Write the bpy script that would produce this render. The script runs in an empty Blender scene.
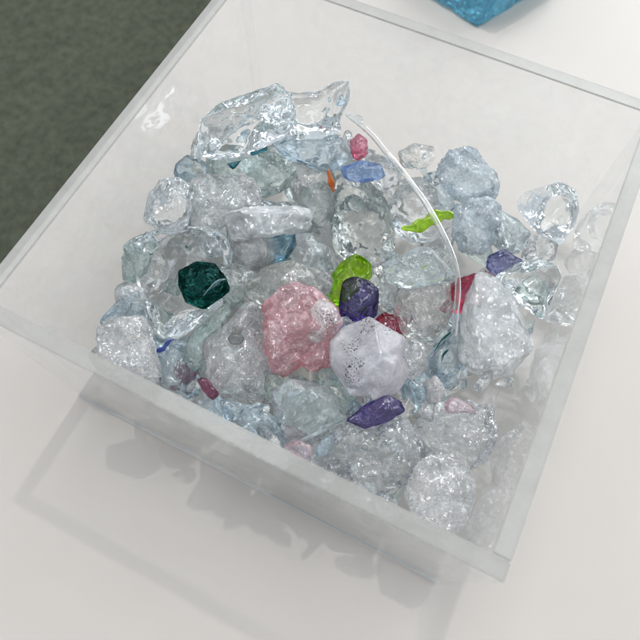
import bpy, bmesh, math, random
import numpy as np
from mathutils import Vector, Matrix, noise

S = bpy.context.scene
COL = S.collection
RNG = np.random.default_rng(11)
random.seed(11)

# ------------------------------------------------------------------ dimensions (metres)
W, D, H, T = 0.300, 0.300, 0.164, 0.0094      # the clear acrylic box, open at the top
FL = 0.009                                     # its floor panel
CAM_C = np.array([0.0761480, -0.1839644, 0.4525288])
CAM_R = np.array([[0.896069028, 0.443914630, 0.000314040453],      # right
                  [0.407953581, -0.823200097, -0.394861338],       # image down
                  [-0.175026207, 0.353951129, -0.918740673]])      # view direction
CAM_F = 599.4                                  # focal length in pixels of a 640 px frame


# ------------------------------------------------------------------ node helpers
def new_mat(name):
    m = bpy.data.materials.new(name)
    m.use_nodes = True
    nt = m.node_tree
    for n in list(nt.nodes):
        nt.nodes.remove(n)
    return m, nt, nt.nodes.new('ShaderNodeOutputMaterial')


def N(nt, kind, **kw):
    n = nt.nodes.new(kind)
    for k, v in kw.items():
        if k in n.inputs:
            n.inputs[k].default_value = v
        else:
            setattr(n, k, v)
    return n


def math_n(nt, op, a, b=None, clamp=False):
    n = nt.nodes.new('ShaderNodeMath')
    n.operation = op
    n.use_clamp = clamp
    for i, v in enumerate((a, b)):
        if v is None:
            continue
        if isinstance(v, (int, float)):
            n.inputs[i].default_value = v
        else:
            nt.links.new(v, n.inputs[i])
    return n.outputs[0]


def ramp(nt, src, lo, hi, a=0.0, b=1.0):
    n = nt.nodes.new('ShaderNodeMapRange')
    n.inputs['From Min'].default_value = lo
    n.inputs['From Max'].default_value = hi
    n.inputs['To Min'].default_value = a
    n.inputs['To Max'].default_value = b
    nt.links.new(src, n.inputs['Value'])
    return n.outputs['Result']


def obj_coords(nt, seed=True):
    tc = nt.nodes.new('ShaderNodeTexCoord')
    if not seed:
        return tc.outputs['Object']
    oi = nt.nodes.new('ShaderNodeObjectInfo')
    ad = nt.nodes.new('ShaderNodeVectorMath')
    ad.operation = 'ADD'
    nt.links.new(tc.outputs['Object'], ad.inputs[0])
    nt.links.new(oi.outputs['Random'], ad.inputs[1])
    return ad.outputs[0]


def noise_n(nt, vec, scale, detail=3.0, rough=0.55, dist=0.0):
    n = N(nt, 'ShaderNodeTexNoise', Scale=scale, Detail=detail, Roughness=rough, Distortion=dist)
    nt.links.new(vec, n.inputs['Vector'])
    return n.outputs['Fac']


def voro_n(nt, vec, scale, feature='F1'):
    n = nt.nodes.new('ShaderNodeTexVoronoi')
    n.feature = feature
    n.inputs['Scale'].default_value = scale
    nt.links.new(vec, n.inputs['Vector'])
    return n


# ------------------------------------------------------------------ materials
def glass(name, col=(1, 1, 1), rough=0.02, crackle=0.0, frost=0.0, frost_all=0.0, wave=0.25,
          ior=1.43, frost_col=(.86, .88, .88), specks=0.0, deep=0.0):
    """solid glass. wave = broad molten ripples, crackle = fine fractured surface, frost = share of
    the surface that is crushed white, specks = dark grit stuck to the surface, deep = absorption"""
    m, nt, out = new_mat(name)
    L = nt.links.new
    v = obj_coords(nt)
    p = nt.nodes.new('ShaderNodeBsdfGlass')
    p.distribution = 'GGX'
    p.inputs['Color'].default_value = (*[c ** .5 for c in col], 1)
    p.inputs['IOR'].default_value = ior
    b1 = N(nt, 'ShaderNodeBump', Strength=wave, Distance=0.004)
    L(noise_n(nt, v, 110, 1, 0.5, 0), b1.inputs['Height'])
    nrm = b1.outputs[0]
    if crackle > 0:
        def cells(scales):
            hs = []
            for sc_, k_ in scales:
                vo = voro_n(nt, v, sc_)
                df = nt.nodes.new('ShaderNodeVectorMath')
                df.operation = 'SUBTRACT'
                L(v, df.inputs[0])
                L(vo.outputs['Position'], df.inputs[1])
                cc = nt.nodes.new('ShaderNodeVectorMath')
                cc.operation = 'SUBTRACT'
                L(vo.outputs['Color'], cc.inputs[0])
                cc.inputs[1].default_value = (.5, .5, .5)
                dt = nt.nodes.new('ShaderNodeVectorMath')
                dt.operation = 'DOT_PRODUCT'
                L(df.outputs[0], dt.inputs[0])
                L(cc.outputs[0], dt.inputs[1])
                hs.append(math_n(nt, 'MULTIPLY', dt.outputs['Value'], k_ * crackle))
            return hs[0] if len(hs) == 1 else math_n(nt, 'ADD', hs[0], hs[1])
        shat = ramp(nt, noise_n(nt, v, 55, 2, .6), *((.20, .40) if crackle >= 1 else (.42, .56)), 0, 1)
        b2 = N(nt, 'ShaderNodeBump', Distance=1.0)
        L(ramp(nt, shat, 0, 1, .18, .95), b2.inputs['Strength'])
        L(cells(((85, .65), (210, .55))), b2.inputs['Height'])
        L(nrm, b2.inputs['Normal'])
        nrm = b2.outputs[0]
        b3 = N(nt, 'ShaderNodeBump', Distance=1.0, Strength=1.0)
        L(cells(((430, 1.5),)), b3.inputs['Height'])
        L(nrm, b3.inputs['Normal'])
        spk = N(nt, 'ShaderNodeBsdfGlossy', Roughness=.06, Color=(1, 1, 1, 1))
        L(b3.outputs[0], spk.inputs['Normal'])
    L(nrm, p.inputs['Normal'])
    p.inputs['Roughness'].default_value = rough
    sh = p.outputs[0]
    if crackle > 0:                       # glints off the tiny fracture faces
        mx = N(nt, 'ShaderNodeMixShader')
        L(ramp(nt, shat, 0, 1, .03, .20 * min(crackle, 1) + .02), mx.inputs[0])
        L(sh, mx.inputs[1])
        L(spk.outputs[0], mx.inputs[2])
        sh = mx.outputs[0]
    if frost > 0 or frost_all > 0:
        d = N(nt, 'ShaderNodeBsdfDiffuse', Color=(*frost_col, 1))
        t = N(nt, 'ShaderNodeBsdfTranslucent', Color=(*frost_col, 1))
        L(nrm, d.inputs['Normal'])
        dm = N(nt, 'ShaderNodeMixShader', Fac=0.2)
        L(d.outputs[0], dm.inputs[1])
        L(t.outputs[0], dm.inputs[2])
        f1 = ramp(nt, noise_n(nt, v, 150, 3, 0.75, 0), .46, .64, 0, 1)
        f = math_n(nt, 'MULTIPLY', f1, frost)
        f = math_n(nt, 'ADD', f, frost_all, clamp=True)
        mx = nt.nodes.new('ShaderNodeMixShader')
        L(f, mx.inputs[0])
        L(sh, mx.inputs[1])
        L(dm.outputs[0], mx.inputs[2])
        sh = mx.outputs[0]
    if specks > 0:
        k = N(nt, 'ShaderNodeBsdfDiffuse', Color=(.035, .033, .038, 1))
        s1 = ramp(nt, noise_n(nt, v, 60, 1, 0.5), .54, .62)
        s2 = ramp(nt, noise_n(nt, v, 1000, 2.5, 0.6, .5), .55, .60)
        f = math_n(nt, 'MULTIPLY', math_n(nt, 'MULTIPLY', s1, s2), specks, clamp=True)
        mx = nt.nodes.new('ShaderNodeMixShader')
        L(f, mx.inputs[0])
        L(sh, mx.inputs[1])
        L(k.outputs[0], mx.inputs[2])
        sh = mx.outputs[0]
    L(sh, out.inputs['Surface'])
    if deep > 0:
        va = N(nt, 'ShaderNodeVolumeAbsorption', Density=deep, Color=(*col, 1))
        L(va.outputs[0], out.inputs['Volume'])
    return m


def acrylic(name, haze=0.03, tint=(.996, .998, .997), refl=1.0, smudge=0.05):
    """thin clear acrylic sheet: straight-through light, Fresnel reflection, a little scuffing"""
    m, nt, out = new_mat(name)
    L = nt.links.new
    v = obj_coords(nt, False)
    tr = N(nt, 'ShaderNodeBsdfTransparent', Color=(*tint, 1))
    gl = N(nt, 'ShaderNodeBsdfGlossy', Roughness=0.03, Color=(1, 1, 1, 1))
    lw = N(nt, 'ShaderNodeLayerWeight', Blend=.5)
    f = math_n(nt, 'POWER', lw.outputs['Facing'], 5.0)
    f = math_n(nt, 'MULTIPLY', f, .96 * refl)
    f = math_n(nt, 'ADD', f, .04 * refl, clamp=True)
    mx = nt.nodes.new('ShaderNodeMixShader')
    L(f, mx.inputs[0])
    L(tr.outputs[0], mx.inputs[1])
    L(gl.outputs[0], mx.inputs[2])
    d = N(nt, 'ShaderNodeBsdfDiffuse', Color=(.87, .89, .91, 1))
    t = N(nt, 'ShaderNodeBsdfTranslucent', Color=(.87, .89, .91, 1))
    dm = N(nt, 'ShaderNodeMixShader', Fac=.5)
    L(d.outputs[0], dm.inputs[1])
    L(t.outputs[0], dm.inputs[2])
    s = ramp(nt, noise_n(nt, v, 30, 2, .7, 0), .5, .75, haze, haze + smudge)
    mx2 = nt.nodes.new('ShaderNodeMixShader')
    L(s, mx2.inputs[0])
    L(mx.outputs[0], mx2.inputs[1])
    L(dm.outputs[0], mx2.inputs[2])
    L(mx2.outputs[0], out.inputs['Surface'])
    return m


def edge_mat(name='sawn_acrylic_edge', opacity=.52):
    """sawn and lightly polished acrylic edge: grey-green, half translucent"""
    m, nt, out = new_mat(name)
    L = nt.links.new
    v = obj_coords(nt, False)
    c = nt.nodes.new('ShaderNodeValToRGB')
    c.color_ramp.elements[0].color = (.55, .54, .515, 1)
    c.color_ramp.elements[1].color = (.63, .62, .595, 1)
    c.color_ramp.elements[0].position = .3
    c.color_ramp.elements[1].position = .72
    L(noise_n(nt, v, 90, 4, .7), c.inputs[0])
    p = nt.nodes.new('ShaderNodeBsdfPrincipled')
    L(c.outputs[0], p.inputs['Base Color'])
    p.inputs['Roughness'].default_value = .2
    t = N(nt, 'ShaderNodeBsdfTransparent', Color=(.93, .935, .925, 1))
    mx = nt.nodes.new('ShaderNodeMixShader')
    mx.inputs[0].default_value = opacity
    L(t.outputs[0], mx.inputs[1])
    L(p.outputs[0], mx.inputs[2])
    L(mx.outputs[0], out.inputs['Surface'])
    return m


def table_mat():
    m, nt, out = new_mat('white_laminate')
    L = nt.links.new
    v = obj_coords(nt, False)
    c = nt.nodes.new('ShaderNodeValToRGB')
    c.color_ramp.elements[0].color = (.585, .545, .505, 1)
    c.color_ramp.elements[1].color = (.615, .575, .535, 1)
    L(noise_n(nt, v, 9, 2, .6), c.inputs[0])
    p = nt.nodes.new('ShaderNodeBsdfPrincipled')
    L(c.outputs[0], p.inputs['Base Color'])
    p.inputs['Roughness'].default_value = .42
    p.inputs['Specular IOR Level'].default_value = .35
    L(p.outputs[0], out.inputs['Surface'])
    return m


def carpet_mat():
    m, nt, out = new_mat('green_carpet')
    L = nt.links.new
    v = obj_coords(nt, False)
    c = nt.nodes.new('ShaderNodeValToRGB')
    c.color_ramp.elements[0].color = (.052, .058, .040, 1)
    c.color_ramp.elements[1].color = (.15, .165, .12, 1)
    c.color_ramp.elements[0].position = .30
    c.color_ramp.elements[1].position = .70
    h = math_n(nt, 'ADD', math_n(nt, 'MULTIPLY', noise_n(nt, v, 260, 4, .7), .55),
               math_n(nt, 'MULTIPLY', noise_n(nt, v, 45, 3, .6), .45))
    L(h, c.inputs[0])
    p = nt.nodes.new('ShaderNodeBsdfPrincipled')
    L(c.outputs[0], p.inputs['Base Color'])
    p.inputs['Roughness'].default_value = .95
    p.inputs['Specular IOR Level'].default_value = .1
    b = N(nt, 'ShaderNodeBump', Strength=.9, Distance=.006)
    L(h, b.inputs['Height'])
    L(b.outputs[0], p.inputs['Normal'])
    L(p.outputs[0], out.inputs['Surface'])
    return m


CLEAR = (.968, .990, .997)
MAT = {
    'clear': glass('clear_glass', CLEAR, .01, 0, 0, 0, .14),
    'clear2': glass('clear_rippled_glass', (.975, .99, .99), .02, .25, .15, .05, .5, frost_col=(.93, .95, .96)),
    'crackle': glass('crackled_clear_glass', (.972, .990, 1.0), .02, .9, .16, .03, .3, frost_col=(.92, .955, .98)),
    'sugar': glass('crushed_white_glass', (.965, .985, 1.0), .05, 1.1, .20, .38, .3, frost_col=(.96, .98, .995)),
    'pyramid': glass('crackled_frosty_glass', (.985, .99, .992), .03, .9, .25, .10, .3, frost_col=(.94, .95, .955)),
    'milky': glass('milky_glass', (.96, .94, .965), .16, .08, .15, .36, .12, frost_col=(.90, .87, .905), specks=1.0),
    'haze': glass('hazy_clear_glass', (.982, .985, .982), .06, .35, .25, .13, .4, frost_col=(.93, .94, .945)),
    'beige': glass('warm_clear_glass', (.975, .968, .95), .04, .35, .22, .08, .5, frost_col=(.94, .93, .90)),
    'olive': glass('greenish_grey_glass', (.945, .955, .925), .03, .3, .15, .06, .5, frost_col=(.90, .905, .87)),
    'greygreen': glass('grey_green_clear_glass', (0.939, 0.967, 0.948), .01, 0, 0, .02, .7),
    'mint': glass('mint_glass', (.87, .97, .94), .04, .45, .25, .11, .4, frost_col=(.84, .93, .90)),
    'aqua': glass('aqua_clear_glass', (.91, .975, .985), .03, .25, .15, .08, .4, frost_col=(.90, .945, .955)),
    'seagreen': glass('sea_green_glass', (0.848, 0.939, 0.901), .03, .3, .15, .03, .5),
    'ice': glass('ice_blue_crackled_glass', (.84, .93, .985), .03, .95, .22, .26, .3, frost_col=(.83, .915, .975), specks=.35),
    'iceclear': glass('pale_blue_glass', (.78, .90, .97), .04, .15, .12, .06, .3, frost_col=(.76, .85, .92)),
    'steel': glass('steel_blue_glass', (.76, .88, .94), .03, .3, .15, .07, .4, frost_col=(.82, .90, .94)),
    'sky':      glass('sky_blue_glass', (.42, .66, .78), .03, .1, 0, .03, .3, frost_col=(.4, .6, .7)),
    'corn': glass('cornflower_blue_glass', (.50, .66, .93), .05, .2, .15, .08, .3, frost_col=(.42, .56, .85)),
    'cobalt':   glass('cobalt_glass', (.08, .13, .52), .04, .2, 0, .15, .3, frost_col=(.06, .10, .42)),
    'pink': glass('rose_pink_glass', (.99, .47, .52), .04, .85, .25, .15, .4, frost_col=(.98, .74, .77)),
    'pinkpale': glass('pale_pink_glass', (.93, .80, .83), .05, .2, .2, .06, .4, frost_col=(.86, .72, .75)),
    'pinkhot':  glass('hot_pink_glass', (.88, .30, .44), .05, .3, .3, .15, .4, frost_col=(.85, .40, .5)),
    'whitespk': glass('speckled_white_crust', (.97, .94, .94), .06, .9, .25, .32, .3, frost_col=(.93, .89, .89), specks=1.0),
    'lime': glass('lime_green_glass', (.52, .84, .06), .04, .1, .1, .10, .25, frost_col=(.42, .70, .04)),
    'purple': glass('dark_violet_glass', (.15, .12, .38), .02, .25, .04, .01, .6, frost_col=(.20, .17, .40)),
    'violet': glass('violet_glass', (.24, .19, .50), .03, .2, .05, .04, .35, frost_col=(.16, .13, .34)),
    'indigo':   glass('indigo_glass', (.30, .32, .56), .04, .2, .1, .08, .3, frost_col=(.22, .24, .42)),
    'ruby': glass('ruby_glass', (.66, .06, .16), .03, .4, .15, .04, .4, frost_col=(.55, .12, .2)),
    'maroon':   glass('plum_glass', (.42, .12, .22), .05, .2, .1, .15, .3, frost_col=(.25, .08, .14)),
    'bottle': glass('black_green_glass', (.022, .15, .13), .01, 0, 0, .004, 1.0, frost_col=(.004, .02, .018)),
    'teal':     glass('dark_teal_glass', (.05, .33, .42), .03, .1, 0, .15, .3, frost_col=(.03, .16, .22)),
    'orange':   glass('orange_glass', (.90, .26, .05), .08, .3, .1, .5, .3, frost_col=(.72, .18, .03)),
    'dimple':   glass('grey_dimple_glass', (.60, .62, .60), .03, 0, 0, .25, .2, frost_col=(.34, .35, .34)),
    'rod':      glass('clear_glass_thread', (.99, .995, .99), .01, 0, 0, .05, .1),
    'bluebig': glass('deep_turquoise_glass', (.20, .52, .66), .03, .15, .15, .14, .5, frost_col=(.30, .56, .68)),
    'wall':     acrylic('clear_acrylic_sheet', .045, smudge=.06),
    'floorac':  acrylic('clear_acrylic_base', .04, smudge=.08),
    'edge':     edge_mat(),
    'edge2':    edge_mat('clearer_front_edge', .30),  # same edge; the front rim's see-through look from this view is set as opacity
    'bright_edge_line':     acrylic('bright_edge_acrylic', .55),  # whitish sheet for the strips that imitate the bright bottom edge
    'table':    table_mat(),
    'carpet':   carpet_mat(),
}


# ------------------------------------------------------------------ object helpers
def link_mesh(name, me, mat, parent=None, loc=(0, 0, 0)):
    o = bpy.data.objects.new(name, me)
    COL.objects.link(o)
    if mat:
        me.materials.append(mat)
    o.location = loc
    if parent:
        o.parent = parent
    return o


def tag(o, label=None, cat=None, group=None, kind=None):
    for k, v in (('label', label), ('category', cat), ('group', group), ('kind', kind)):
        if v:
            o[k] = v
    return o


def empty(name, loc=(0, 0, 0)):
    o = bpy.data.objects.new(name, None)
    o.empty_display_size = .02
    COL.objects.link(o)
    o.location = loc
    return o


def box_mesh(name, x0, x1, y0, y1, z0, z1, bevel=0.0):
    bm = bmesh.new()
    bmesh.ops.create_cube(bm, size=1)
    for v in bm.verts:
        v.co = Vector(((x0 + x1) / 2 + v.co.x * (x1 - x0), (y0 + y1) / 2 + v.co.y * (y1 - y0),
                       (z0 + z1) / 2 + v.co.z * (z1 - z0)))
    if bevel:
        bmesh.ops.bevel(bm, geom=bm.edges[:], offset=bevel, segments=2, affect='EDGES')
    me = bpy.data.meshes.new(name)
    bm.to_mesh(me)
    bm.free()
    return me


# ------------------------------------------------------------------ setting
fl = link_mesh('floor', box_mesh('floor', -6, 6, -6, 6, -.76, -.74), MAT['carpet'])
tag(fl, kind='structure')

# white display table, its left edge just past the box
tb = empty('display_table', (0, 0, -.74))
tag(tb, 'white laminate display table carrying the acrylic box and the blue glass block', 'table')
link_mesh('tabletop', box_mesh('tabletop', -.272, 1.75, -1.1, 1.45, .712, .740, .0015), MAT['table'], tb)
for sx, sy in ((-.2, -1.0), (1.68, -1.0), (-.2, 1.38), (1.68, 1.38)):
    link_mesh('leg', box_mesh('leg', sx - .025, sx + .025, sy - .025, sy + .025, 0, .7115, .002), MAT['table'], tb)

# ------------------------------------------------------------------ the acrylic box
bx = empty('acrylic_box', (0, 0, 0.0006))
tag(bx, 'clear acrylic display box with an open top, holding the heap of glass chunks', 'box')
hw, hd = W / 2, D / 2
RT = .0016                                    # sawn edge strip on top of each wall
walls = [(-hw, hw, -hd, -hd + T), (-hw, hw, hd - T, hd),
         (-hw, -hw + T, -hd + T + .0002, hd - T - .0002), (hw - T, hw, -hd + T + .0002, hd - T - .0002)]
for x0, x1, y0, y1 in walls:
    w = link_mesh('wall', box_mesh('wall', x0, x1, y0, y1, 0, H - RT), MAT['wall'], bx)
    link_mesh('rim', box_mesh('rim', x0, x1, y0, y1, H - RT + .0001, H, .0007),
              MAT['edge2' if y1 < 0 else 'edge'], w)
link_mesh('base_panel', box_mesh('base_panel', -hw + T + .0002, hw - T - .0002, -hd + T + .0002, hd - T - .0002,
                                 0.0002, FL), MAT['floorac'], bx)

link_mesh('bright_edge_line', box_mesh('bright_edge_line', -hw, hw, -hd - .0011, -hd - .0001, .0001, .0014, .0003), MAT['bright_edge_line'], bx)  # pale strip imitating the bright line along the polished bottom edge
link_mesh('bright_edge_line', box_mesh('bright_edge_line', -hw - .0011, -hw - .0001, -hd, hd, .0001, .0014, .0003), MAT['bright_edge_line'], bx)  # the same painted bright line down the left side

# ------------------------------------------------------------------ glass chunk builder
bm_ico = {}
for s in (3, 4, 5):
    bm = bmesh.new()
    bmesh.ops.create_icosphere(bm, subdivisions=s, radius=1)
    bm.verts.ensure_lookup_table()
    bm_ico[s] = (np.array([v.co[:] for v in bm.verts]), [tuple(v.index for v in f.verts) for f in bm.faces])
    bm.free()


def hull_planes(pts):
    bm = bmesh.new()
    for p in pts:
        bm.verts.new(p)
    r = bmesh.ops.convex_hull(bm, input=bm.verts[:])
    bm.normal_update()
    out = []
    c = Vector(np.mean(pts, axis=0))
    for f in bm.faces:
        n = f.normal
        if n.length < .5:
            continue
        p = f.verts[0].co
        if n.dot(p - c) < 0:
            n = -n
        h = n.dot(p)
        if h > 1e-5:
            out.append((n.x, n.y, n.z, h))
    bm.free()
    return np.array(out)


def fbm(P, scale, seed, octv=3):
    o = np.empty(len(P))
    sv = Vector((seed * 1.37, seed * 2.11, seed * .73))
    for i, p in enumerate(P):
        o[i] = noise.fractal(Vector(p) * scale + sv, .9, 2.1, octv)
    return o


def cellular(P, scale, seed):
    o = np.empty(len(P))
    sv = Vector((seed * 3.1, seed * .71, seed * 1.9))
    for i, p in enumerate(P):
        d = noise.voronoi(Vector(p) * scale + sv)[0]
        o[i] = d[1] - d[0]
    return o


def lump_mesh(name, pts, sharp, sub, rough_amp, fine_amp, seed, scoops=(), clampf=None, cuts=0, axis=np.array([0, 0, 1.0]), fit=None):
    """solid from the hull of pts (local metres, origin inside). sharp: exponent of the soft
    minimum over the hull planes, low = molten, high = broken facets"""
    PL = hull_planes(pts)
    V, F = bm_ico[sub]
    ext = np.abs(np.array(pts)).max(0) + 1e-6
    Dv = V * ext
    Dv /= np.linalg.norm(Dv, axis=1)[:, None]
    if cuts:                              # small conchoidal chips knocked off the big faces
        rc = np.random.default_rng(seed + 900)
        q = np.clip(Dv @ PL[:, :3].T, 0, None) / PL[:, 3]
        R0 = 1.0 / q.max(1)
        pick = rc.choice(np.where(np.abs((Dv * R0[:, None]) @ axis) > .45 * np.abs((Dv * R0[:, None]) @ axis).max())[0], cuts)
        nn = Dv[pick] / ext + rc.normal(0, .25, (cuts, 3)) / ext.mean()
        nn /= np.linalg.norm(nn, axis=1)[:, None]
        hh = (Dv[pick] * R0[pick][:, None] * nn).sum(1) * rc.uniform(.87, .98, cuts)
        ok = hh > 1e-4
        PL = np.vstack([PL, np.hstack([nn[ok], hh[ok][:, None]])])
    q = np.clip(Dv @ PL[:, :3].T, 0, None) / PL[:, 3]
    mx = q.max(1)
    R = 1.0 / (mx * ((q / mx[:, None]) ** sharp).sum(1) ** (1 / sharp))
    R = R * np.mean(1.0 / mx) / np.mean(R)
    P = Dv * R[:, None]
    size = float(np.linalg.norm(ext)) / 1.7
    if rough_amp:
        P = P * (1 + rough_amp * fbm(P, 1.5 / size, seed))[:, None]
    if fit is not None:                   # bring the silhouette onto the measured outline
        U, Vv, poly = fit
        a, b = P @ U, P @ Vv
        th = np.arctan2(b, a)
        rr = np.hypot(a, b)
        K = 56
        ks = ((th + math.pi) / (2 * math.pi) * K).astype(int) % K
        mxr = np.array([rr[ks == i].max() if (ks == i).any() else np.nan for i in range(K)])
        cen = -math.pi + (np.arange(K) + .5) * 2 * math.pi / K
        want = np.zeros(K)
        for i, an in enumerate(cen):
            dx, dy = math.cos(an), math.sin(an)
            best = 0
            for (x0, y0), (x1, y1) in zip(poly, np.roll(poly, -1, axis=0)):
                ex, ey = x1 - x0, y1 - y0
                den = dx * ey - dy * ex
                if abs(den) < 1e-12:
                    continue
                t_ = (x0 * ey - y0 * ex) / den
                u_ = (x0 * dy - y0 * dx) / den
                if t_ > 0 and -1e-6 <= u_ <= 1 + 1e-6:
                    best = max(best, t_)
            want[i] = best
        ok = (want > 0) & ~np.isnan(mxr)
        ratio = np.where(ok, want / np.where(ok, mxr, 1), 1)
        if cuts > 20:
            ratio = ratio * np.random.default_rng(seed).uniform(.95, 1.05, K)
        ratio = np.clip((ratio + .5 * np.roll(ratio, 1) + .5 * np.roll(ratio, -1)) / 2, .6, 1.7)
        x = (th + math.pi) / (2 * math.pi) * K - .5
        i0 = np.floor(x).astype(int)
        fr = x - i0
        rt = ratio[i0 % K] * (1 - fr) + ratio[(i0 + 1) % K] * fr
        P = P + ((rt - 1) * a)[:, None] * U + ((rt - 1) * b)[:, None] * Vv
    if fine_amp:
        P = P * (1 - fine_amp * np.clip(.35 - cellular(P, 5.5 / size, seed), 0, 1))[:, None]
        P = P * (1 + fine_amp * .35 * fbm(P, 14 / size, seed + 5, 2))[:, None]
    for (c, n, rad, dep) in scoops:      # hollows pressed into the surface
        dv = P - np.array(c)
        along = dv @ n
        lat = np.linalg.norm(dv - along[:, None] * n, axis=1)
        k = np.clip(1 - (lat / rad) ** 2, 0, 1) ** .8
        facing = (P @ n) > 0
        P = P - (k * dep * facing)[:, None] * n
    if clampf:
        P = clampf(P)
    me = bpy.data.meshes.new(name)
    me.from_pydata([tuple(p) for p in P], [], F)
    me.polygons.foreach_set('use_smooth', [True] * len(F))
    me.update()
    return me


def ray(px):
    d = CAM_R.T @ np.array([(px[0] - 320) / CAM_F, (px[1] - 320) / CAM_F, 1.0])
    return d                                   # unit step along the view axis


def heap_z(x, y):
    return .112 - .9 * ((x + .03) ** 2 + .8 * (y - .0) ** 2) - .10 * x - .06 * max(0, y - .03) * 2


PLACED = []                                    # centre, lateral radius, half depth, camera depth
IN = (-hw + T + .0008, hw - T - .0008, -hd + T + .0008, hd - T - .0008)


def clamp_in(center):
    def f(P):
        Q = P + center
        Q[:, 0] = np.clip(Q[:, 0], IN[0], IN[1])
        Q[:, 1] = np.clip(Q[:, 1], IN[2], IN[3])
        Q[:, 2] = np.maximum(Q[:, 2], FL + .001)
        return Q - center
    return f


def outline(poly, t):
    """pixel outline -> points on the plane at view depth t"""
    return np.array([CAM_C + ray(q) * t for q in poly])


def area_centroid(poly):
    a = np.array(poly, float)
    x, y = a[:, 0], a[:, 1]
    x1, y1 = np.roll(x, -1), np.roll(y, -1)
    c = x * y1 - x1 * y
    A = c.sum() / 2
    return np.array([((x + x1) * c).sum() / (6 * A), ((y + y1) * c).sum() / (6 * A)]), abs(A)


def chunk(label, poly, mat, style='facet', thick=.75, up=0.0, sub=5, scoops=(), group=None, name='glass_chunk',
          cat='glass chunk', seed=None, fine=None, rough=None, cuts=None, chips=None):
    seed = seed if seed is not None else len(PLACED) + 3
    rg = np.random.default_rng(seed * 7 + 1)
    c, A = area_centroid(poly)
    rpx = math.sqrt(A / math.pi)
    d = ray(c)
    # where the line of sight meets the heap, then push back behind whatever lies in front
    t = .30
    for _ in range(400):
        q = CAM_C + d * t
        if q[2] <= heap_z(q[0], q[1]) + up:
            break
        t += .0006
    lat = rpx / CAM_F * t
    dep = lat * thick
    t = t + dep * .55
    for (pc, pl, pd, pt, prp) in PLACED:
        dist = math.hypot(*(c - pc))
        R_ = (rpx + prp) * .92
        if dist < R_:
            t = max(t, pt + .62 * (dep + pd) * math.sqrt(1 - (dist / R_) ** 2))
    tmax = (CAM_C[2] - FL - dep * .7) / -d[2]
    t = min(t, tmax)
    for _ in range(60):                        # keep the body inside the walls
        O = outline(poly, t)
        bad = max(O[:, 1].max() - IN[3], O[:, 0].max() - IN[1], IN[0] - O[:, 0].min(), 0)
        if bad <= .002:
            break
        t -= .0012
    lat = rpx / CAM_F * t
    dep = lat * thick
    C = CAM_C + d * t
    O = outline(poly, t) - C
    n = -d / np.linalg.norm(d)
    U = np.cross(n, np.array([0, 1.0, 0]))
    U /= np.linalg.norm(U)
    V_ = np.cross(n, U)
    pts = []
    for p in O:                                # silhouette, staggered in depth
        pts.append(p + n * dep * rg.uniform(-.30, .30))
    k = 6 if style != 'smooth' else 7
    for s in (1, -1):
        for i in range(k):
            a, b = rg.integers(0, len(O), 2)
            w = rg.uniform(.15, .62)
            m = (O[a] * rg.uniform(.5, 1) + O[b] * rg.uniform(0, .5)) * w * 1.1
            pts.append(m + n * s * dep * rg.uniform(.72, 1.05))
    sharp = {'smooth': 9, 'soft': 40, 'facet': 120, 'crackle': 90}[style]
    ra = {'smooth': .05, 'soft': .05, 'facet': .010, 'crackle': .03}[style] if rough is None else rough
    fa = {'smooth': 0, 'soft': 0, 'facet': 0, 'crackle': .09}[style] if fine is None else fine
    pts = [p * 1.07 for p in pts]
    cuts = cuts if cuts is not None else {'smooth': 0, 'soft': 10, 'facet': 16, 'crackle': 46}[style]
    sc = []
    for (sp, srad, sdep) in scoops:
        cc = CAM_C + ray(sp) * t - C
        sc.append((cc, n, srad / CAM_F * t, sdep * dep))
    for _ in range({'smooth': 0, 'soft': 3, 'facet': 4, 'crackle': 7}[style] if chips is None else chips):
        a_ = O[rg.integers(0, len(O))] * rg.uniform(.1, .85)
        nn_ = n + rg.normal(0, .35, 3)
        sc.append((a_, nn_ / np.linalg.norm(nn_), lat * rg.uniform(.30, .62), dep * rg.uniform(.10, .26)))
    me = lump_mesh(name, pts, sharp, sub, ra, fa, seed, sc, clamp_in(C), cuts, n, (U, V_, np.stack([O @ U, O @ V_], 1) * 1.09))
    o = link_mesh(name, me, MAT[mat], None, C)
    tag(o, label, cat, group)
    o['_t'] = t
    PLACED.append((c, lat, dep, t, rpx))
    o_info[o.name] = (t, dep, C)
    return o


o_info = {}


def inset(parent, name, poly, mat, front=.75, thick=.5, style='soft', label=None, sub=4):
    """a differently coloured piece fused into the camera side of a chunk: a child mesh"""
    t, dep, C = o_info[parent.name]
    c, A = area_centroid(poly)
    tt = t - dep * front
    O = outline(poly, tt)
    Cn = CAM_C + ray(c) * tt
    rad = math.sqrt(A / math.pi) / CAM_F * tt * thick
    d = ray(c)
    n = -d / np.linalg.norm(d)
    rg = np.random.default_rng(len(poly) * 13 + int(c[0]))
    pts = [p - Cn + n * rad * rg.uniform(-.2, .2) for p in O]
    for s in (1, -1):
        for p in O:
            pts.append((p - Cn) * .55 + n * s * rad)
    me = lump_mesh(name, pts, {'soft': 14, 'facet': 50, 'crackle': 30}[style], sub, .03,
                   .06 if style == 'crackle' else 0, int(c[1]), (), None)
    o = link_mesh(name, me, MAT[mat], parent, Cn - C)
    if label:
        o['label'] = label
    return o


def strand(parent, name, pxs, mat, width, flat, front=.9, label=None):
    """a streak running over the camera side of a chunk"""
    t, dep, C = o_info[parent.name]
    tt = t - dep * front
    P = [CAM_C + ray(q) * tt - C for q in pxs]
    me = ribbon_mesh(name, P, width, flat)
    o = link_mesh(name, me, MAT[mat], parent)
    if label:
        o['label'] = label
    return o


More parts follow.
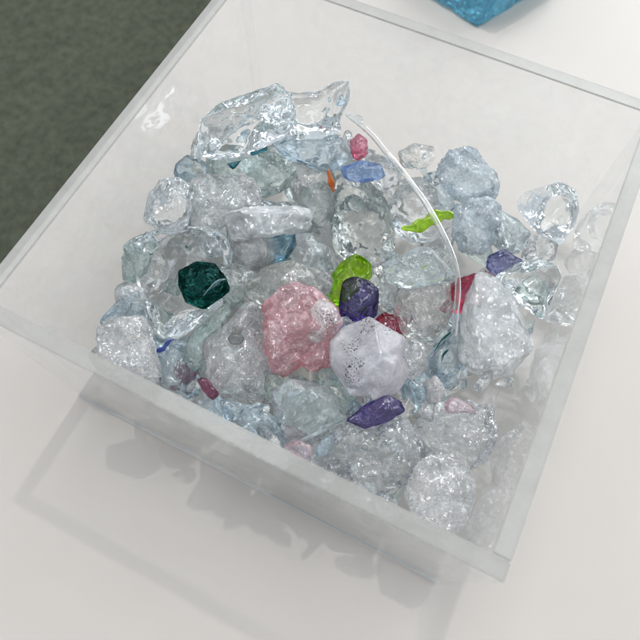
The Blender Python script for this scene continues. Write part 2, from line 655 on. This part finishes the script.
def spline(P, k=8):
    P = [np.array(p) for p in P]
    P = [2 * P[0] - P[1]] + P + [2 * P[-1] - P[-2]]
    out = []
    for i in range(1, len(P) - 2):
        for j in range(k):
            u = j / k
            a, b, c, d = P[i - 1], P[i], P[i + 1], P[i + 2]
            out.append(.5 * (2 * b + (c - a) * u + (2 * a - 5 * b + 4 * c - d) * u * u + (3 * b - a - 3 * c + d) * u ** 3))
    out.append(P[-2])
    return out


def ribbon_mesh(name, P, width, flat, taper=True):
    Q = spline(P)
    n = len(Q)
    view = CAM_R[2]
    verts, faces = [], []
    K = 12
    for i, q in enumerate(Q):
        tg = Q[min(i + 1, n - 1)] - Q[max(i - 1, 0)]
        tg = tg / np.linalg.norm(tg)
        side = np.cross(tg, view)
        side /= np.linalg.norm(side)
        nn = np.cross(side, tg)
        s = i / (n - 1)
        k = (.08 + .92 * math.sin(math.pi * min(1, max(0, s))) ** .8) * (1 + .22 * math.sin(i * .55 + 1)) if taper else (1 if 0 < i < n - 1 else .75)
        for j in range(K):
            a = 2 * math.pi * j / K
            verts.append(tuple(q + side * math.cos(a) * width * k + nn * math.sin(a) * flat * k))
    for i in range(n - 1):
        for j in range(K):
            faces.append((i * K + j, i * K + (j + 1) % K, (i + 1) * K + (j + 1) % K, (i + 1) * K + j))
    faces.append(tuple(range(K))[::-1])
    faces.append(tuple((n - 1) * K + j for j in range(K)))
    me = bpy.data.meshes.new(name)
    me.from_pydata(verts, [], faces)
    me.polygons.foreach_set('use_smooth', [True] * len(faces))
    me.update()
    return me


# ------------------------------------------------------------------ the heap, topmost pieces first
a = chunk('large clear glass wedge with smooth faces crowning the back of the heap',
          [(201, 143), (203, 120), (222, 104), (275, 86), (288, 96), (292, 120), (285, 135), (262, 146), (238, 158), (214, 158), (205, 155)],
          'clear', 'facet', .75, up=.016, cuts=2, chips=1)
chunk('clear lump with a scooped face and upturned tip right of the large wedge',
      [(283, 92), (300, 94), (320, 92), (333, 83), (347, 82), (348, 100), (338, 118), (340, 130), (320, 137), (298, 138), (287, 125)],
      'clear', 'soft', .8, up=.012, scoops=[((308, 100), 22, .6)], cuts=3, chips=0)
chunk('sparkling white crushed-looking slab standing at the right of the heap',
      [(479, 271.6), (494.5, 282), (520, 302.5), (541, 318), (532, 344), (517, 364), (503, 385), (482.5, 397), (463.6, 392), (457, 368), (460, 330), (467, 295.6)],
      'sugar', 'crackle', .5, up=.014)
pk = chunk('rose pink lump with a white speckled patch, the largest coloured piece',
           [(264, 299), (278, 289), (298, 285), (316, 292), (338, 309), (338, 327), (333, 364), (316, 371), (298, 368), (285, 378), (274, 371), (266, 344)],
           'pink', 'crackle', .75, up=.010, rough=.09, fine=.07)
inset(pk, 'crust', [(303, 330), (308, 310), (318, 299), (330, 301), (339, 311), (338, 322), (328, 332), (318, 345), (309, 343)], 'whitespk', .40, .36,
      'crackle', 'white crust peppered with black specks')
chunk('milky white six-sided chunk with black grit, beside the pink lump',
      [(369, 320), (343, 328), (332, 340), (333, 364), (350, 392), (377.5, 398), (398, 388), (408, 371), (401.5, 357), (404, 340)],
      'milky', 'facet', .7, up=.014, seed=21, cuts=4, chips=2)
chunk('dark violet faceted shard standing between the pink and the milky chunk',
      [(343, 284), (352, 278), (367, 282), (377.5, 290.5), (376, 316), (364, 323), (340, 332), (340, 306)],
      'purple', 'facet', .8, up=.006)
chunk('lime green hollow tube end above the dark violet shard',
      [(326, 285), (340, 265), (355, 255), (369, 263), (371, 279), (360, 287), (352, 300), (338, 308), (327, 304)],
      'lime', 'soft', .8, up=.004, scoops=[((360, 266), 9, .9)])
pyr = chunk('frosty crackled pyramid with a grey dimple, left of the pink lump',
            [(250, 299), (260, 316), (266, 368), (267, 392), (259, 400), (231, 399), (209, 388), (207, 364), (204, 340), (224, 330), (241.5, 309)],
            'pyramid', 'crackle', .7, up=.008, scoops=[((236, 339), 10, .35)])
inset(pyr, 'dimple', [(227, 338), (232, 333), (240, 333), (245, 338), (241, 345), (231, 345)], 'dimple', .62, .35)
bt = chunk('almost black green lump lying in the hollow of the clear cup fragment',
           [(180, 271.6), (197, 263), (214, 265), (224, 277), (229.5, 290), (217, 299), (204, 308), (186.6, 301), (180, 285)],
           'bottle', 'facet', .8, up=.004, cuts=5, chips=6)
strand(bt, 'teal_highlight', [(203, 296), (211, 288), (219, 281), (226, 279)], 'sky', .0011, .0008, .85, 'painted pale teal highlight')  # coloured ribbon in place of the teal reflection on the dark lump
chunk('thick clear cup fragment with a curved lip, holding the black green lump',
      [(124, 249), (138, 240), (158, 233), (183, 230), (205, 231), (222, 238), (229, 254), (226, 285), (217, 309), (195, 325), (173, 337), (162, 347), (152, 333), (145, 299), (135, 268)],
      'clear', 'facet', .6, up=.004, scoops=[((180, 268), 42, .75)], cuts=3, chips=1)
chunk('long white frosty bar lying across the upper left of the heap',
      [(205, 232), (225, 215), (250, 207), (295, 207), (327, 215), (325, 228), (295, 233), (262, 237), (230, 240), (215, 240)],
      'sugar', 'crackle', .9, up=.010)
chunk('small crackled clear chunk at the far left, under the large wedge',
      [(145, 220), (150, 195), (160, 182), (178, 178), (190, 188), (190, 210), (185, 230), (165, 233), (152, 225)],
      'crackle', 'facet', .8, up=.008)
chunk('crackled clear block between the far left chunk and the long frosty bar',
      [(180, 185), (205, 176), (245, 178), (265, 190), (268, 205), (240, 215), (225, 225), (215, 232), (195, 235), (190, 215)],
      'pyramid', 'crackle', .7, up=.004)
mt = chunk('mint tinted crackled chunk directly under the large clear wedge',
           [(208, 158), (240, 153), (262, 146), (292, 146), (300, 165), (288, 187), (262, 197), (250, 187), (228, 186), (213, 173)],
           'mint', 'crackle', .7, up=0.006)
inset(mt, 'teal_facet', [(249, 153), (267, 145), (268, 150), (252, 156)], 'teal', .95, .4, 'facet', 'dark teal facet')
inset(mt, 'teal_facet', [(226, 164), (242, 160), (238, 165), (233, 170)], 'teal', .95, .4, 'facet', 'dark teal facet')
chunk('pale blue flat slab under the scooped clear lump',
      [(268, 140), (300, 137), (332, 135), (354, 148), (352, 164), (330, 172), (300, 163), (275, 153)],
      'iceclear', 'soft', .6, up=.008)
chunk('small hot pink bead behind the top of the heap',
      [(351, 142), (358, 134), (367, 140), (366, 156), (357, 160), (352, 154)], 'pinkhot', 'soft', .9, up=.004, sub=4)
chunk('cornflower blue slip below the hot pink bead',
      [(342, 168), (362, 161), (384, 167), (384, 177), (364, 182), (346, 179)], 'corn', 'soft', .6, up=.004, sub=4)
og = chunk('hazy grey chunk with an orange streak down its right edge',
           [(293, 163), (325, 163), (334, 178), (334, 212), (320, 228), (300, 212), (290, 188)], 'haze', 'soft', .7)
strand(og, 'orange_streak', [(328, 169), (330, 178), (332, 186), (334, 192)], 'orange', .0022, .0012, 1.0, 'orange streak')
chunk('large curved grey-green clear piece below the cornflower slip',
      [(335, 172), (362, 170), (376, 184), (386, 205), (394, 235), (391, 263), (372, 266), (350, 260), (336, 250), (331, 215)],
      'greygreen', 'smooth', .7, up=.002, scoops=[((352, 205), 16, .5)])
gs = chunk('clear chunk crossed by a lime green streak behind the glass thread',
           [(382, 196), (397, 182), (421, 179), (436, 192), (437, 208), (451, 211), (456, 222), (440, 239), (425, 243), (404, 238), (387, 220)],
           'clear2', 'soft', .75, up=.006)
strand(gs, 'lime_streak', [(401, 228), (412, 228), (424, 224), (436, 217), (447, 215), (456, 217)], 'lime', .0052, .0012, .92, 'lime green streak')
chunk('ice blue crackled lump with black flecks, highest at the back right',
      [(438, 167), (449, 154), (468, 147), (478, 152), (485, 164), (496, 173), (499, 188), (492, 199), (470, 201), (455, 199), (442, 184)],
      'ice', 'crackle', .8, up=.012)
chunk('ice blue crackled lump just below the one with black flecks',
      [(455, 209), (470, 199), (492, 199), (501, 211), (496, 240), (485, 254), (462, 252), (453, 235)],
      'ice', 'crackle', .8, up=.006)
chunk('large clear ball-like chunk nearest the right wall of the box',
      [(525, 194), (542, 189), (560, 184), (574, 192), (577, 209), (573, 226), (559, 243), (542, 236), (529, 222), (518, 206)],
      'clear', 'smooth', .9, up=.012, scoops=[((560, 210), 14, .5)])
chunk('pale green-grey rounded chunk left of the clear ball',
      [(491, 219), (502, 212), (517, 220), (530, 233), (521, 249), (503, 252), (491, 241)], 'aqua', 'smooth', .85, up=.004)
chunk('small wet-looking clear chunk below the clear ball',
      [(527, 238), (546, 233), (557, 243), (554, 259), (537, 263), (522, 258)], 'clear2', 'soft', .85, up=.004)
ch = chunk('clear curved piece with a sea green core, above the sparkling white slab',
           [(496, 278), (517, 265), (537, 261), (555, 266), (561, 280), (553, 302), (541, 318), (524, 306), (508, 292)],
           'clear', 'smooth', .7, up=.002, scoops=[((530, 280), 12, .4)])
inset(ch, 'green_core', [(514, 287), (528, 276), (541, 275), (546, 290), (541, 306), (527, 300)], 'seagreen', .1, .7, 'soft', 'sea green core')
chunk('indigo sliver between the lower ice blue lump and the curved clear piece',
      [(489, 256), (504, 250), (523, 262), (512, 272), (496, 276), (487, 268)], 'indigo', 'facet', .7)
chunk('ruby red fragment half hidden by the sparkling white slab',
      [(447, 290), (458, 280), (478, 273), (490, 279), (480, 300), (464, 312), (450, 312)], 'ruby', 'facet', .7)
chunk('blue-green crackled chunk under the lime streaked piece',
      [(382, 266), (401, 257), (423, 246), (442, 257), (456, 268), (455, 277), (436, 284), (410, 288), (384, 284)],
      'aqua', 'crackle', .75, up=.008)
chunk('warm clear block with rippled faces right of the dark violet shard',
      [(394, 291), (420, 284), (448, 280), (451, 311), (444, 328), (423, 337), (406, 335), (396, 315)],
      'beige', 'soft', .7, up=.003)
chunk('small bubbly clear knob stuck to the right of the milky chunk',
      [(401, 347), (412, 339), (424, 345), (427, 366), (412, 380), (400, 369)], 'pyramid', 'soft', .85, up=.008, sub=5)
chunk('dark ruby piece peeping out behind the milky chunk',
      [(374, 322), (384, 313), (398, 316), (407, 332), (400, 347), (380, 347)], 'ruby', 'soft', .7)
chunk('steel blue and black streaked chunk left of the sparkling white slab',
      [(427, 366), (434, 346), (457, 323), (464, 340), (466, 386), (440, 386)], 'steel', 'soft', .7)
sb = [o for o in S.objects if o.get('label', '').startswith('steel blue and black')][0]
strand(sb, 'dark_streak', [(434, 352), (441, 341), (450, 333), (457, 329)], 'bottle', .0006, .0006, .8, 'blackish streak')
strand(sb, 'dark_streak', [(441, 362), (444, 354), (449, 349)], 'bottle', .0008, .0006, .8, 'blackish streak')
chunk('violet pebble below the milky chunk',
      [(348, 420), (364, 406), (384, 395), (398, 400), (404, 411), (388, 421), (366, 428)], 'violet', 'soft', .7, up=.006)
chunk('crackled clear block with facets in the front left corner',
      [(90, 349), (91, 336), (101, 326), (117, 319), (144, 317), (151, 332), (161, 373), (161, 387), (136, 376), (108, 360)],
      'pyramid', 'crackle', .6, up=.002)
chunk('pale blue flat piece leaning on the left wall',
      [(98, 322), (108, 312), (125, 294), (134, 287), (142, 289), (146, 315), (135, 325), (112, 326)], 'iceclear', 'soft', .5)
chunk('mint green elongated sliver left of the frosty pyramid',
      [(231, 302), (215, 312), (195, 332), (182, 354), (190, 371), (201, 369), (208, 342), (228, 320)], 'mint', 'soft', .75, up=.002)
cb = chunk('steel blue chunk with a cobalt edge below the cup fragment',
           [(150, 340), (176, 335), (192, 352), (200, 380), (198, 396), (182, 393), (162, 386), (157, 362)], 'steel', 'soft', .7)
strand(cb, 'cobalt_edge', [(150, 343), (155, 350), (163, 349), (168, 342), (175, 339)], 'cobalt', .0016, .001, 1.05, 'cobalt blue edge')
chunk('plum coloured splinter under the mint green sliver',
      [(175, 361), (183, 366), (190, 375), (184, 379), (177, 382)], 'maroon', 'facet', .7, up=-.002, sub=4)
chunk('plum coloured splinter at the foot of the frosty pyramid',
      [(196, 376), (208, 380), (219, 394), (212, 400), (202, 389)], 'maroon', 'facet', .7, up=-.002, sub=4)
chunk('greenish grey clear lump behind the pink lump',
      [(244, 287), (266, 268), (290, 262), (318, 271), (330, 285), (326, 302), (300, 304), (262, 308), (248, 300)],
      'olive', 'soft', .7)
chunk('clear nugget between the black green lump and the greenish lump',
      [(215, 272), (233, 260), (252, 272), (250, 292), (236, 306), (226, 300)], 'clear2', 'soft', .8)
chunk('pale rounded chunk right under the long frosty bar',
      [(230, 240), (255, 234), (273, 240), (274, 262), (250, 272), (233, 262)], 'haze', 'smooth', .8, up=.002)
chunk('sky blue corner showing below the long frosty bar',
      [(266, 238), (294, 232), (295, 246), (284, 262), (268, 264)], 'sky', 'soft', .7, up=-.002)
chunk('pale milky ball left of the curved grey-green piece',
      [(285, 240), (308, 234), (327, 248), (326, 275), (304, 286), (285, 272)], 'aqua', 'smooth', .85)
chunk('small warm clear shard at the back behind the glass thread',
      [(399, 152), (414, 144), (432, 147), (434, 162), (420, 169), (402, 167)], 'beige', 'facet', .8, up=.008)
chunk('pale blue-grey chunk left of the ice blue lumps',
      [(423, 176), (438, 172), (446, 184), (454, 199), (452, 212), (438, 212), (432, 192)], 'steel', 'soft', .7)
chunk('clear flat shard at the back between pink bead and warm shard',
      [(366, 150), (385, 158), (402, 168), (398, 184), (380, 190), (366, 176)], 'clear2', 'facet', .6)
chunk('crackled clear front chunk above the front wall, right of centre',
      [(306, 441), (330, 428), (358, 420), (402, 419), (424, 450), (407, 489), (385, 499), (337, 476), (310, 463)],
      'crackle', 'crackle', .6, up=.004, fine=.05)
rb = chunk('crackled clear chunk with a pink blush in the front right',
           [(415, 424), (440, 404), (472, 402), (492, 411), (496, 437), (487, 459), (459, 472), (424, 463)], 'crackle', 'crackle', .65, up=.006)
inset(rb, 'pink_blush', [(443, 405), (453, 395), (474, 406), (478, 414), (447, 413)], 'pinkpale', .6, .5, 'soft', 'pink blush')
chunk('glittering white crackled chunk at the very front, nearest the front wall',
      [(405, 490), (424, 456), (466, 460), (474, 494), (468, 524), (446, 534), (415, 520)], 'pyramid', 'crackle', .65, up=.002)
bub = chunk('clear chunk with ring-shaped bubbles below the pink lump',
            [(274, 394), (291, 381), (321, 386), (336, 397), (345, 418), (320, 432), (302, 440), (278, 432)], 'aqua', 'smooth', .7)
inset(bub, 'pink_blush', [(278, 424), (295, 420), (308, 428), (300, 438), (284, 436)], 'pinkpale', -.2, .5, 'soft', 'pink blush')
chunk('small clear ball at the front wall below the frosty pyramid',
      [(234, 424), (242, 411), (256, 403), (269, 406), (266, 417), (252, 424), (240, 430)], 'clear', 'smooth', .9, up=.006, sub=4)
chunk('dusky pink fragment pressed against the front wall',
      [(284, 446), (296, 440), (310, 446), (310, 463), (296, 458)], 'pinkpale', 'facet', .7, sub=4)
chunk('grey-blue clear slab along the front wall, left of the ring-bubbled chunk',
      [(200, 397), (234, 402), (262, 408), (276, 420), (284, 445), (262, 438), (226, 420)], 'steel', 'soft', .7)
chunk('small speckled nub between steel blue chunk and front crackled chunks',
      [(424, 384), (436, 376), (444, 388), (440, 402), (428, 402)], 'whitespk', 'soft', .8, sub=4)
chunk('yellowish bead right of the violet pebble',
      [(399, 403), (409, 398), (415, 408), (408, 418), (400, 416)], 'beige', 'smooth', .8, sub=4)
chunk('teal tinted grey chunk in the gap between pink lump and milky chunk',
      [(318, 372), (334, 362), (352, 390), (356, 408), (338, 414), (322, 394)], 'seagreen', 'soft', .7)
chunk('teal tinted grey chunk in the gap between frosty pyramid and pink lump',
      [(262, 372), (282, 372), (296, 386), (284, 402), (268, 402)], 'seagreen', 'soft', .7)
chunk('grey-blue chunk in the gap right of the violet pebble',
      [(400, 378), (424, 372), (440, 388), (436, 408), (414, 412), (404, 398)], 'steel', 'smooth', .7)
chunk('clear knob wedged between the curved grey-green piece and the warm block',
      [(372, 268), (388, 262), (400, 285), (396, 312), (382, 312), (374, 292)], 'clear2', 'soft', .8)

# the thin curved glass thread lying over the top of the heap
thr = [(347, 114), (360, 124), (373, 136), (386, 152), (396, 163), (412, 184), (427, 205), (444, 236), (455, 264), (458, 288), (456, 312), (454, 336)]
zs = [.120, .122, .123, .124, .124, .124, .123, .121, .117, .112, .107, .102]
P = []
for q, z in zip(thr, zs):
    d = ray(q)
    P.append(CAM_C + d * ((z - CAM_C[2]) / d[2]))
c0 = np.mean(P, axis=0)
o = link_mesh('glass_thread', ribbon_mesh('glass_thread', [p - c0 for p in P], .0019, .0006, taper=False), MAT['rod'], None, c0)
tag(o, 'thin curved clear glass thread draped over the right half of the heap', 'glass thread')

# ------------------------------------------------------------------ lower layers of the heap
fill_mats = ['clear2', 'aqua', 'haze', 'crackle', 'steel', 'mint', 'clear2', 'iceclear', 'beige', 'crackle']
KEY = [np.array(o_info[k][2]) for k in o_info]
KR = [max(o_info[k][1], .006) for k in o_info]
fills = []
HEAP = [(98, 352), (112, 318), (128, 292), (134, 250), (152, 198), (206, 126), (285, 95), (340, 95), (396, 155), (460, 158),
        (496, 190), (566, 198), (566, 230), (545, 300), (525, 345), (497, 400), (488, 470), (465, 540), (98, 420)]


def inside(p, poly):
    r = False
    for (x0, y0), (x1, y1) in zip(poly, poly[1:] + poly[:1]):
        if (y0 > p[1]) != (y1 > p[1]) and p[0] < (x1 - x0) * (p[1] - y0) / (y1 - y0) + x0:
            r = not r
    return r


g = np.random.default_rng(5)
for zz, step in ((.022, .042), (.046, .038), (.070, .036), (.092, .034)):
    for gx in np.arange(-.125, .126, step):
        for gy in np.arange(-.125, .126, step):
            c = np.array([gx, gy, zz]) + g.uniform(-.008, .008, 3)
            r = g.uniform(.015, .022)
            if c[2] + r * .8 > heap_z(c[0], c[1]) + .002:
                continue
            c[0] = np.clip(c[0], IN[0] + r * .7, IN[1] - r * .7)
            c[1] = np.clip(c[1], IN[2] + r * .7, IN[3] - r * .7)
            c[2] = max(c[2], FL + r * .6)
            q = CAM_R @ (c - CAM_C)
            fx, fr_ = q[:2] / q[2] * CAM_F + 320, r / q[2] * CAM_F
            if not inside((fx[0], fx[1]), HEAP):
                continue
            if any(q[2] < pt + .004 and math.hypot(*(fx - pc)) < prp * .85 + fr_ * .65 for pc, _, _, pt, prp in PLACED):
                continue                   # would stand in front of a named piece
            if any(np.linalg.norm(c - k) < (r * .36 + kr * .36) for k, kr in zip(KEY, KR)):
                continue
            fills.append((c, r))
for i, (c, r) in enumerate(fills):
    pts = []
    sq = g.permutation([1.25, .95, .65])
    for _ in range(13):
        v = g.normal(size=3)
        v /= np.linalg.norm(v)
        pts.append(v * r * g.uniform(.8, 1.15) * sq)
    me = lump_mesh('glass_chunk', pts, 70, 4, .02, .04 if i % 2 else 0, i + 200, (), clamp_in(c), 20)
    o = link_mesh('glass_chunk', me, MAT[fill_mats[i % len(fill_mats)]], None, c)
    tag(o, 'pale glass chunk tucked low in the heap, mostly covered by the larger pieces', 'glass chunk',
        'pale glass chunks low in the heap')

# small shards wedged into the gaps of the heap surface
shard_mats = ['clear', 'clear2', 'aqua', 'clear', 'iceclear', 'crackle', 'clear2', 'pyramid']
shards = []
tries = 0
while len(shards) < 58 and tries < 12000:
    tries += 1
    fx = np.array([g.uniform(95, 575), g.uniform(95, 535)])
    if not inside((fx[0], fx[1]), HEAP):
        continue
    near = sorted((math.hypot(*(fx - pc)) / prp, pt, pd) for pc, _, pd, pt, prp in PLACED)[:3]
    if near[0][0] < .80 or any(math.hypot(*(fx - q)) < 15 for q, _ in shards):
        continue
    t = float(np.mean([k[1] for k in near])) - .001
    c = CAM_C + ray(fx) * t
    if not (IN[0] + .006 < c[0] < IN[1] - .006 and IN[2] + .006 < c[1] < IN[3] - .006 and c[2] > FL + .01):
        continue
    shards.append((fx, c))
    r = g.uniform(.006, .0115)
    sq = g.permutation([1.45, .9, .5])
    pts = []
    for _ in range(11):
        v = g.normal(size=3)
        pts.append(v / np.linalg.norm(v) * r * g.uniform(.75, 1.1) * sq)
    Q = Matrix.Rotation(g.uniform(0, 6.28), 3, Vector(g.normal(size=3)).normalized())
    pts = [np.array(Q @ Vector(p)) for p in pts]
    k = len(shards)
    me = lump_mesh('glass_shard', pts, 90, 4, .015, .02 if k % 3 == 0 else 0, 500 + k, (), clamp_in(c), 6)
    o = link_mesh('glass_shard', me, MAT[shard_mats[k % len(shard_mats)]], None, c)
    tag(o, 'small pale glass shard wedged in a gap between the larger pieces of the heap', 'glass shard',
        'small glass shards in the gaps of the heap')

# ------------------------------------------------------------------ the blue glass block behind the box
def table_pt(px, z=0.0):
    d = ray(px)
    return CAM_C + d * ((z - CAM_C[2]) / d[2])


tip = table_pt((478, 28), .001)
e1 = table_pt((428, -2), .001) - tip
e2 = table_pt((526, -1), .001) - tip
e1 /= np.linalg.norm(e1)
e2 /= np.linalg.norm(e2)
bb = [tip, tip + e1 * .10, tip + e2 * .11, tip + e1 * .10 + e2 * .11]
up = np.array([0.015, .02, .055])
pts = bb + [q + up for q in bb]
C = np.mean(pts, axis=0)
bm = bmesh.new()
for p in pts:
    bm.verts.new(p - C)
bmesh.ops.convex_hull(bm, input=bm.verts[:])
bmesh.ops.dissolve_limit(bm, angle_limit=.05, verts=bm.verts[:], edges=bm.edges[:])
bmesh.ops.bevel(bm, geom=bm.edges[:], offset=.003, segments=2, affect='EDGES')
bmesh.ops.triangulate(bm, faces=bm.faces[:])
for _ in range(5):
    bmesh.ops.subdivide_edges(bm, edges=[e for e in bm.edges if e.calc_length() > .005], cuts=1)
    bmesh.ops.triangulate(bm, faces=bm.faces[:])
for v in bm.verts:
    k = noise.fractal(v.co * 55, .8, 2, 3) * .0022 - max(0, .35 - noise.voronoi(v.co * 60)[0][0]) * .006
    v.co += v.co.normalized() * k
    v.co.z = max(v.co.z, -C[2] + .0008)
me = bpy.data.meshes.new('glass_block')
bm.to_mesh(me)
bm.free()
me.polygons.foreach_set('use_smooth', [True] * len(me.polygons))
o = link_mesh('glass_block', me, MAT['bluebig'], None, C)
tag(o, 'deep turquoise blue glass block on the table behind the acrylic box', 'glass block')

# ------------------------------------------------------------------ camera
cam = bpy.data.cameras.new('camera')
co = bpy.data.objects.new('camera', cam)
COL.objects.link(co)
M = Matrix(((CAM_R[0][0], -CAM_R[1][0], -CAM_R[2][0], CAM_C[0]),
            (CAM_R[0][1], -CAM_R[1][1], -CAM_R[2][1], CAM_C[1]),
            (CAM_R[0][2], -CAM_R[1][2], -CAM_R[2][2], CAM_C[2]),
            (0, 0, 0, 1)))
co.matrix_world = M
cam.sensor_width = 36
cam.lens = CAM_F / 640 * 36
cam.clip_start = .01
cam.clip_end = 100
cam.dof.use_dof = True
cam.dof.focus_distance = .39
cam.dof.aperture_fstop = 11
S.camera = co


# ------------------------------------------------------------------ light
def area(name, loc, target, power, sx, sy=None, col=(1, 1, 1), shape='RECTANGLE'):
    l = bpy.data.lights.new(name, 'AREA')
    l.energy = power
    l.color = col
    l.shape = shape
    l.size = sx
    if sy:
        l.size_y = sy
    o = bpy.data.objects.new(name, l)
    COL.objects.link(o)
    o.location = loc
    o.rotation_euler = (Vector(target) - Vector(loc)).to_track_quat('-Z', 'Y').to_euler()
    return o


area('ceiling_spotlight', (-.20, 1.64, 3.5), (0, 0, 0), 28, .08, shape='DISK', col=(1, .975, .94))
area('window_light', (.65, 1.75, 1.2), (0, .15, .05), 20, 1.5, 1.1, col=(.93, .97, 1.0))

w = bpy.data.worlds.new('World')
S.world = w
w.use_nodes = True
nt = w.node_tree
bg = nt.nodes['Background']
tc = nt.nodes.new('ShaderNodeTexCoord')
sp = nt.nodes.new('ShaderNodeSeparateXYZ')
nt.links.new(tc.outputs['Generated'], sp.inputs[0])
cr = nt.nodes.new('ShaderNodeValToRGB')
els = cr.color_ramp.elements
els[0].position, els[0].color = 0.0, (.22, .22, .21, 1)
els[1].position, els[1].color = 1.0, (.46, .50, .54, 1)
for pos, c in ((.44, (.32, .32, .32, 1)), (.51, (.64, .69, .74, 1)), (.66, (.58, .63, .675, 1))):
    e = els.new(pos)
    e.color = c
nt.links.new(ramp(nt, sp.outputs['Z'], -1, 1), cr.inputs[0])
mu = nt.nodes.new('ShaderNodeVectorMath')
mu.operation = 'SCALE'
nt.links.new(cr.outputs[0], mu.inputs[0])
nt.links.new(ramp(nt, sp.outputs['Y'], -1, 1, .55, 1.15), mu.inputs['Scale'])
# unseen rows of bright ceiling panels, added to make the glass sparkle
zc = math_n(nt, 'MAXIMUM', sp.outputs['Z'], .05)
u = math_n(nt, 'DIVIDE', sp.outputs['X'], zc)
v = math_n(nt, 'DIVIDE', sp.outputs['Y'], zc)
pu = math_n(nt, 'LESS_THAN', math_n(nt, 'FRACT', math_n(nt, 'ADD', math_n(nt, 'MULTIPLY', u, .8), 50.3)), .20)
pv = math_n(nt, 'LESS_THAN', math_n(nt, 'FRACT', math_n(nt, 'ADD', math_n(nt, 'MULTIPLY', v, .5), 50.1)), .45)
up_ = math_n(nt, 'GREATER_THAN', sp.outputs['Z'], .22)
pn = math_n(nt, 'MULTIPLY', math_n(nt, 'MULTIPLY', pu, pv), math_n(nt, 'MULTIPLY', up_, 3.9))
ad = nt.nodes.new('ShaderNodeVectorMath')
ad.operation = 'ADD'
nt.links.new(mu.outputs[0], ad.inputs[0])
nt.links.new(pn, ad.inputs[1])
nt.links.new(ad.outputs[0], bg.inputs['Color'])
bg.inputs['Strength'].default_value = 1.08

# ------------------------------------------------------------------ render settings
S.render.engine = 'CYCLES'
cy = S.cycles
cy.max_bounces = 28
cy.transmission_bounces = 26
cy.glossy_bounces = 8
cy.diffuse_bounces = 4
cy.transparent_max_bounces = 40
cy.caustics_reflective = False
cy.caustics_refractive = True
cy.blur_glossy = .4
cy.sample_clamp_indirect = 6
cy.use_denoising = True
cy.use_adaptive_sampling = True
cy.adaptive_threshold = .05
cy.adaptive_min_samples = 16
S.view_settings.view_transform = 'Standard'
S.view_settings.look = 'None'
S.view_settings.exposure = 0
S.view_settings.gamma = 1
